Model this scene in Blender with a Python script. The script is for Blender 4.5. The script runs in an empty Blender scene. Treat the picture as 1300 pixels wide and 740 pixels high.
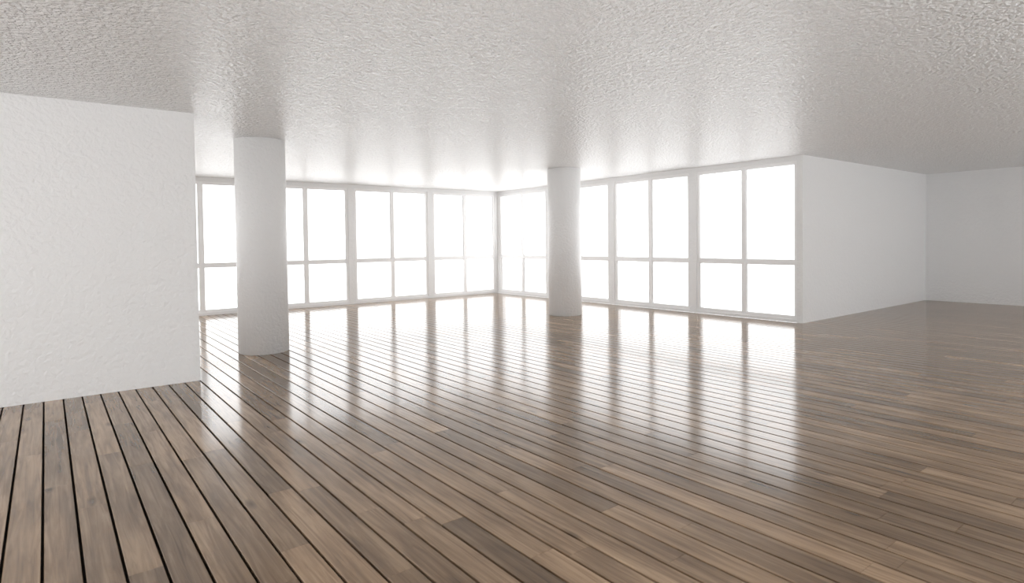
import bpy, math, random
from mathutils import Matrix, Vector
random.seed(7)
H=2.948; CX=10.447; CY=14.125; L=8.956; BX=16.31; LX=1.326; LY=7.375
EY=CY-L; XW=-4.0; YS=-1.6; T=0.22; PITCH=2.235
scn=bpy.context.scene
# ------------------------------------------------------------ materials
def mat(name):
    m=bpy.data.materials.new(name);m.use_nodes=True
    nt=m.node_tree;return m,nt,nt.nodes,nt.links,nt.nodes['Principled BSDF']
def plaster(name,col,rough,scale,dist,strength=1.0,spec=0.5,detail=3):
    m,nt,N,K,b=mat(name)
    tc=N.new('ShaderNodeTexCoord')
    n=N.new('ShaderNodeTexNoise');n.inputs['Scale'].default_value=scale;n.inputs['Detail'].default_value=detail
    n.inputs['Roughness'].default_value=.45;n.inputs['Distortion'].default_value=.4
    K.new(tc.outputs['Object'],n.inputs['Vector'])
    bp=N.new('ShaderNodeBump');bp.inputs['Strength'].default_value=strength;bp.inputs['Distance'].default_value=dist
    K.new(n.outputs['Fac'],bp.inputs['Height']);K.new(bp.outputs['Normal'],b.inputs['Normal'])
    b.inputs['Base Color'].default_value=(*col,1);b.inputs['Roughness'].default_value=rough
    b.inputs['Specular IOR Level'].default_value=spec
    return m
M_WALL=plaster('white_plaster',(.85,.85,.85),.42,22,.010)
M_CEIL=plaster('ceiling_plaster',(.94,.94,.94),.26,29,.048,detail=2,spec=.5)
M_FRAME=plaster('window_frame_paint',(.92,.92,.92),.4,8,.0005)
def glass():
    m,nt,N,K,b=mat('window_glass');N.remove(b)
    tr=N.new('ShaderNodeBsdfTransparent');gl=N.new('ShaderNodeBsdfGlossy');gl.inputs['Roughness'].default_value=.02
    fr=N.new('ShaderNodeFresnel');fr.inputs['IOR'].default_value=1.2
    mx=N.new('ShaderNodeMixShader');K.new(fr.outputs[0],mx.inputs[0]);K.new(tr.outputs[0],mx.inputs[1]);K.new(gl.outputs[0],mx.inputs[2])
    K.new(mx.outputs[0],N['Material Output'].inputs[0]);return m
M_GLASS=glass()
def wood():
    m,nt,N,K,b=mat('walnut_planks')
    tc=N.new('ShaderNodeTexCoord')
    at=N.new('ShaderNodeAttribute');at.attribute_name='plank_rand'
    sep=N.new('ShaderNodeSeparateColor');K.new(at.outputs['Color'],sep.inputs[0])
    off=N.new('ShaderNodeVectorMath');off.operation='MULTIPLY_ADD'
    K.new(at.outputs['Color'],off.inputs[0]);off.inputs[1].default_value=(37,61,23);K.new(tc.outputs['Object'],off.inputs[2])
    def vm(scale):
        v=N.new('ShaderNodeMapping');v.inputs['Scale'].default_value=scale;K.new(off.outputs[0],v.inputs['Vector']);return v.outputs[0]
    # knots
    kn=N.new('ShaderNodeTexVoronoi');kn.inputs['Scale'].default_value=1;kn.inputs['Randomness'].default_value=1
    K.new(vm((7,2.0,1)),kn.inputs['Vector'])
    kr=N.new('ShaderNodeMapRange');kr.inputs[1].default_value=.03;kr.inputs[2].default_value=.2;kr.inputs[3].default_value=.75;kr.inputs[4].default_value=0
    K.new(kn.outputs['Distance'],kr.inputs[0])
    kw=N.new('ShaderNodeMath');kw.operation='MULTIPLY'
    ks=N.new('ShaderNodeSeparateColor');K.new(kn.outputs['Color'],ks.inputs[0])
    kt=N.new('ShaderNodeMath');kt.operation='GREATER_THAN';kt.inputs[1].default_value=.75;K.new(ks.outputs[0],kt.inputs[0])
    K.new(kr.outputs[0],kw.inputs[0]);K.new(kt.outputs[0],kw.inputs[1])
    # grain
    g=N.new('ShaderNodeTexNoise');g.inputs['Scale'].default_value=1;g.inputs['Detail'].default_value=6;g.inputs['Roughness'].default_value=.6;g.inputs['Distortion'].default_value=.8
    K.new(vm((34,1.6,1)),g.inputs['Vector'])
    g2=N.new('ShaderNodeTexNoise');g2.inputs['Scale'].default_value=1;g2.inputs['Detail'].default_value=3
    K.new(vm((5,1.1,1)),g2.inputs['Vector'])
    a=N.new('ShaderNodeMath');a.operation='MULTIPLY_ADD';a.inputs[1].default_value=.55;K.new(g.outputs['Fac'],a.inputs[0])
    a2=N.new('ShaderNodeMath');a2.operation='MULTIPLY';a2.inputs[1].default_value=.45;K.new(g2.outputs['Fac'],a2.inputs[0]);K.new(a2.outputs[0],a.inputs[2])
    cr=N.new('ShaderNodeValToRGB');e=cr.color_ramp.elements
    e[0].position=.32;e[0].color=(.108,.069,.041,1);e[1].position=.68;e[1].color=(.405,.286,.184,1)
    x=cr.color_ramp.elements.new(.5);x.color=(.242,.162,.100,1)
    K.new(a.outputs[0],cr.inputs[0])
    br=N.new('ShaderNodeMapRange');br.inputs[3].default_value=.70;br.inputs[4].default_value=1.34;K.new(sep.outputs[0],br.inputs[0])
    mul=N.new('ShaderNodeVectorMath');mul.operation='SCALE';K.new(cr.outputs[0],mul.inputs[0]);K.new(br.outputs[0],mul.inputs['Scale'])
    mk=N.new('ShaderNodeMix');mk.data_type='RGBA';K.new(kw.outputs[0],mk.inputs[0]);K.new(mul.outputs[0],mk.inputs[6]);mk.inputs[7].default_value=(.045,.028,.018,1)
    K.new(mk.outputs[2],b.inputs['Base Color'])
    b.inputs['Roughness'].default_value=.14;b.inputs['IOR'].default_value=1.6
    bp=N.new('ShaderNodeBump');bp.inputs['Strength'].default_value=.2;bp.inputs['Distance'].default_value=.0008
    K.new(g.outputs['Fac'],bp.inputs['Height']);K.new(bp.outputs['Normal'],b.inputs['Normal'])
    return m
M_WOOD=wood()
M_GAP=plaster('plank_gap',(.008,.006,.005),.9,20,.001,spec=.05)
# ------------------------------------------------------------ mesh helpers
class MB:
    def __init__(s):s.v=[];s.f=[];s.m=[];s.sm=[]
    def box(s,c,mi=0,fn=None):
        x0,x1,y0,y1,z0,z1=c;b=len(s.v)
        p=[(x0,y0,z0),(x1,y0,z0),(x1,y1,z0),(x0,y1,z0),(x0,y0,z1),(x1,y0,z1),(x1,y1,z1),(x0,y1,z1)]
        s.v+=[fn(q) if fn else q for q in p]
        for q in((0,3,2,1),(4,5,6,7),(0,1,5,4),(1,2,6,5),(2,3,7,6),(3,0,4,7)):
            s.f.append([b+i for i in q]);s.m.append(mi)
    def obj(s,name,mats,fix=True):
        me=bpy.data.meshes.new(name);me.from_pydata(s.v,[],s.f)
        for m in mats:me.materials.append(m)
        me.polygons.foreach_set('material_index',s.m)
        if fix:
            import bmesh
            bm=bmesh.new();bm.from_mesh(me);bmesh.ops.recalc_face_normals(bm,faces=bm.faces);bm.to_mesh(me);bm.free()
        me.update();o=bpy.data.objects.new(name,me);scn.collection.objects.link(o);return o
def frame(O,D,Nn):
    return lambda q:(O[0]+D[0]*q[0]+Nn[0]*q[1],O[1]+D[1]*q[0]+Nn[1]*q[1],q[2])
win=[0]
def window_wall(name,O,D,Nn,n,length,start=0.0,ext0=0,ext1=0,ZB=.055,ZT=2.855,MARG=.085):
    fn=frame(O,D,Nn);w=MB()
    w.box((-ext0,length+ext1,0,T,0,ZB),0,fn);w.box((-ext0,length+ext1,0,T,ZT,H),0,fn)
    prev=-ext0
    for k in range(n):
        a=start+k*PITCH+MARG;b=start+(k+1)*PITCH-MARG
        w.box((prev,a,0,T,ZB,ZT),0,fn);prev=b
        m=MB();r0,r1=.02,.10;fw=.05
        m.box((a,a+fw,r0,r1,ZB,ZT),0,fn);m.box((b-fw,b,r0,r1,ZB,ZT),0,fn)
        m.box((a+fw,b-fw,r0,r1,ZB,ZB+fw),0,fn);m.box((a+fw,b-fw,r0,r1,ZT-fw,ZT),0,fn)
        c=(a+b)/2;mw=.045
        m.box((c-mw,c+mw,r0,r1,ZB+fw,ZT-fw),0,fn)
        zt=1.065
        for u0,u1 in((a+fw,c-mw),(c+mw,b-fw)):
            m.box((u0,u1,r0+.005,r1-.005,zt-.04,zt+.04),0,fn)
            for z0,z1 in((ZB+fw,zt-.04),(zt+.04,ZT-fw)):
                # slim glazing bead + pane
                bd=.012
                m.box((u0,u0+bd,r0+.02,r1-.02,z0,z1),0,fn);m.box((u1-bd,u1,r0+.02,r1-.02,z0,z1),0,fn)
                m.box((u0+bd,u1-bd,r0+.02,r1-.02,z0,z0+bd),0,fn);m.box((u0+bd,u1-bd,r0+.02,r1-.02,z1-bd,z1),0,fn)
                bb=len(m.v);yy=(r0+r1)/2
                m.v+=[fn(q) for q in((u0,yy,z0),(u1,yy,z0),(u1,yy,z1),(u0,yy,z1))];m.f.append([bb,bb+1,bb+2,bb+3]);m.m.append(1)
        win[0]+=1;m.obj('window_%d'%win[0],[M_FRAME,M_GLASS])
    w.box((prev,length+ext1,0,T,ZB,ZT),0,fn)
    return w.obj(name,[M_WALL])
# north window wall (from corner running west), east window wall (from corner running south)
window_wall('wall_north',(CX,CY),(-1,0),(0,1),6,CX-XW,ext0=T,ext1=T)
window_wall('wall_east',(CX,CY),(0,-1),(1,0),4,L)
window_wall('added_glazed_wall_south',(XW,YS),(1,0),(0,-1),9,BX-XW,start=.1,ZT=2.93,ZB=.02,MARG=.06)  # unseen glazed wall and windows behind the camera, added for fill light
window_wall('added_glazed_wall_west',(XW,YS),(0,1),(-1,0),7,CY-YS,start=.03,ZT=2.93,ZB=.02,MARG=.06)  # invented glazing left of the camera, out of view, lets in extra light
w=MB();w.box((CX+T,BX,EY,EY+T,0,H));w.obj('wall_return',[M_WALL])
w=MB();w.box((BX,BX+T,YS-T,EY+T,0,H));w.obj('wall_east_far',[M_WALL])
w=MB();w.box((XW,LX,LY,LY+.3,0,H));w.obj('wall_partition',[M_WALL])
# ceiling
c=MB();c.box((XW-T,CX+T,EY+T,CY+T,H,H+.25));c.box((XW-T,BX+T,YS-T,EY+T,H,H+.25));c.obj('ceiling',[M_CEIL])
# columns
def column(x,y,r):
    n=128;prof=[(r-.012,0),(r-.012,.008),(r,.012),(r,H-.008),(r-.008,H)]
    v=[];f=[]
    for pr,z in prof:
        for i in range(n):
            a=2*math.pi*i/n;v.append((pr*math.cos(a),pr*math.sin(a),z))
    for j in range(len(prof)-1):
        for i in range(n):
            k=(i+1)%n;f.append((j*n+i,j*n+k,(j+1)*n+k,(j+1)*n+i))
    f.append(tuple(range(n))[::-1]);f.append(tuple(range((len(prof)-1)*n,len(prof)*n)))
    me=bpy.data.meshes.new('column');me.from_pydata(v,[],f);me.materials.append(M_WALL)
    for p in me.polygons:p.use_smooth=len(p.vertices)==4
    o=bpy.data.objects.new('column',me);o.location=(x,y,0);scn.collection.objects.link(o)
column(2.396,8.790,.332);column(8.327,8.975,.332)
# floor: real planks running along Y with open grooves
fl=MB();cols=[]
PW=.152;G=.013;ch=.0025
x=XW
def plank(x0,x1,y0,y1):
    b=len(fl.v);z0,zm,z1=-.02,-ch,0
    fl.v.extend([(x0,y0,z0),(x1,y0,z0),(x1,y1,z0),(x0,y1,z0),(x0,y0,zm),(x1,y0,zm),(x1,y1,zm),(x0,y1,zm),
      (x0+ch,y0+ch/6,z1),(x1-ch,y0+ch/6,z1),(x1-ch,y1-ch/6,z1),(x0+ch,y1-ch/6,z1)])
    F=[(8,9,10,11)]
    for i in range(4):
        j=(i+1)%4;F.append((i,j,4+j,4+i));F.append((4+i,4+j,8+j,8+i))
    rc=(random.random(),random.random(),random.random(),1)
    for q in F:
        fl.f.append([b+i for i in q]);fl.m.append(0);cols.append(rc)
while x<BX+.05:
    x0=x+G/2;x1=x+PW-G/2
    ymax=CY+.05 if x1<CX+.08 else EY+.1
    y=YS-.05-random.random()*1.8
    while y<ymax:
        ln=random.choice((1.2,1.6,2.0,2.4,1.8))
        ya=max(y,YS-.05);yb=min(y+ln,ymax)
        if yb-ya>.02:plank(x0,x1,ya,yb-.0006)
        y+=ln
    x+=PW
nb=len(fl.f)
fl.box((XW-.05,CX+.06,EY,CY+.06,-.1,-.016),1);fl.box((XW-.05,BX+.06,YS-.06,EY,-.1,-.016),1)
cols+=[(0,0,0,1)]*(len(fl.f)-nb)
fo=fl.obj('floor',[M_WOOD,M_GAP],fix=False)
at=fo.data.attributes.new('plank_rand','FLOAT_COLOR','CORNER')
buf=[]
for p in fo.data.polygons:
    buf+=list(cols[p.index])*p.loop_total
at.data.foreach_set('color',buf)
# ------------------------------------------------------------ light: overcast sky, with brightness added below the horizon to lift the ceiling
W=bpy.data.worlds.new('overcast_sky');scn.world=W;W.use_nodes=True
N=W.node_tree.nodes;K=W.node_tree.links
bg=N['Background'];bg.inputs[0].default_value=(.985,.993,1,1)
tc=N.new('ShaderNodeTexCoord');sx=N.new('ShaderNodeSeparateXYZ');K.new(tc.outputs['Generated'],sx.inputs[0])
mr=N.new('ShaderNodeMapRange');mr.inputs[1].default_value=-.25;mr.inputs[2].default_value=.0
mr.inputs[3].default_value=3.4;mr.inputs[4].default_value=2.95
K.new(sx.outputs[2],mr.inputs[0]);K.new(mr.outputs[0],bg.inputs[1])
# ------------------------------------------------------------ camera
f=762.32;yaw=.6605;p=.0244;r=-.0123
F=Vector((math.sin(yaw)*math.cos(p),math.cos(yaw)*math.cos(p),-math.sin(p)))
R=Vector((math.cos(yaw),-math.sin(yaw),0));U=R.cross(F)
R2=R*math.cos(r)+U*math.sin(r);U2=-R*math.sin(r)+U*math.cos(r)
cd=bpy.data.cameras.new('camera');co=bpy.data.objects.new('camera',cd);scn.collection.objects.link(co)
mw=Matrix((R2,U2,-F)).transposed().to_4x4();mw.translation=Vector((0,0,1.5));co.matrix_world=mw
cd.sensor_fit='HORIZONTAL';cd.sensor_width=36;cd.lens=f/1300*36;cd.shift_y=-45/1300
cd.clip_start=.05
cd.dof.use_dof=True;cd.dof.focus_distance=9;cd.dof.aperture_fstop=3.5
scn.camera=co
scn.view_settings.view_transform='Standard';scn.view_settings.look='None'
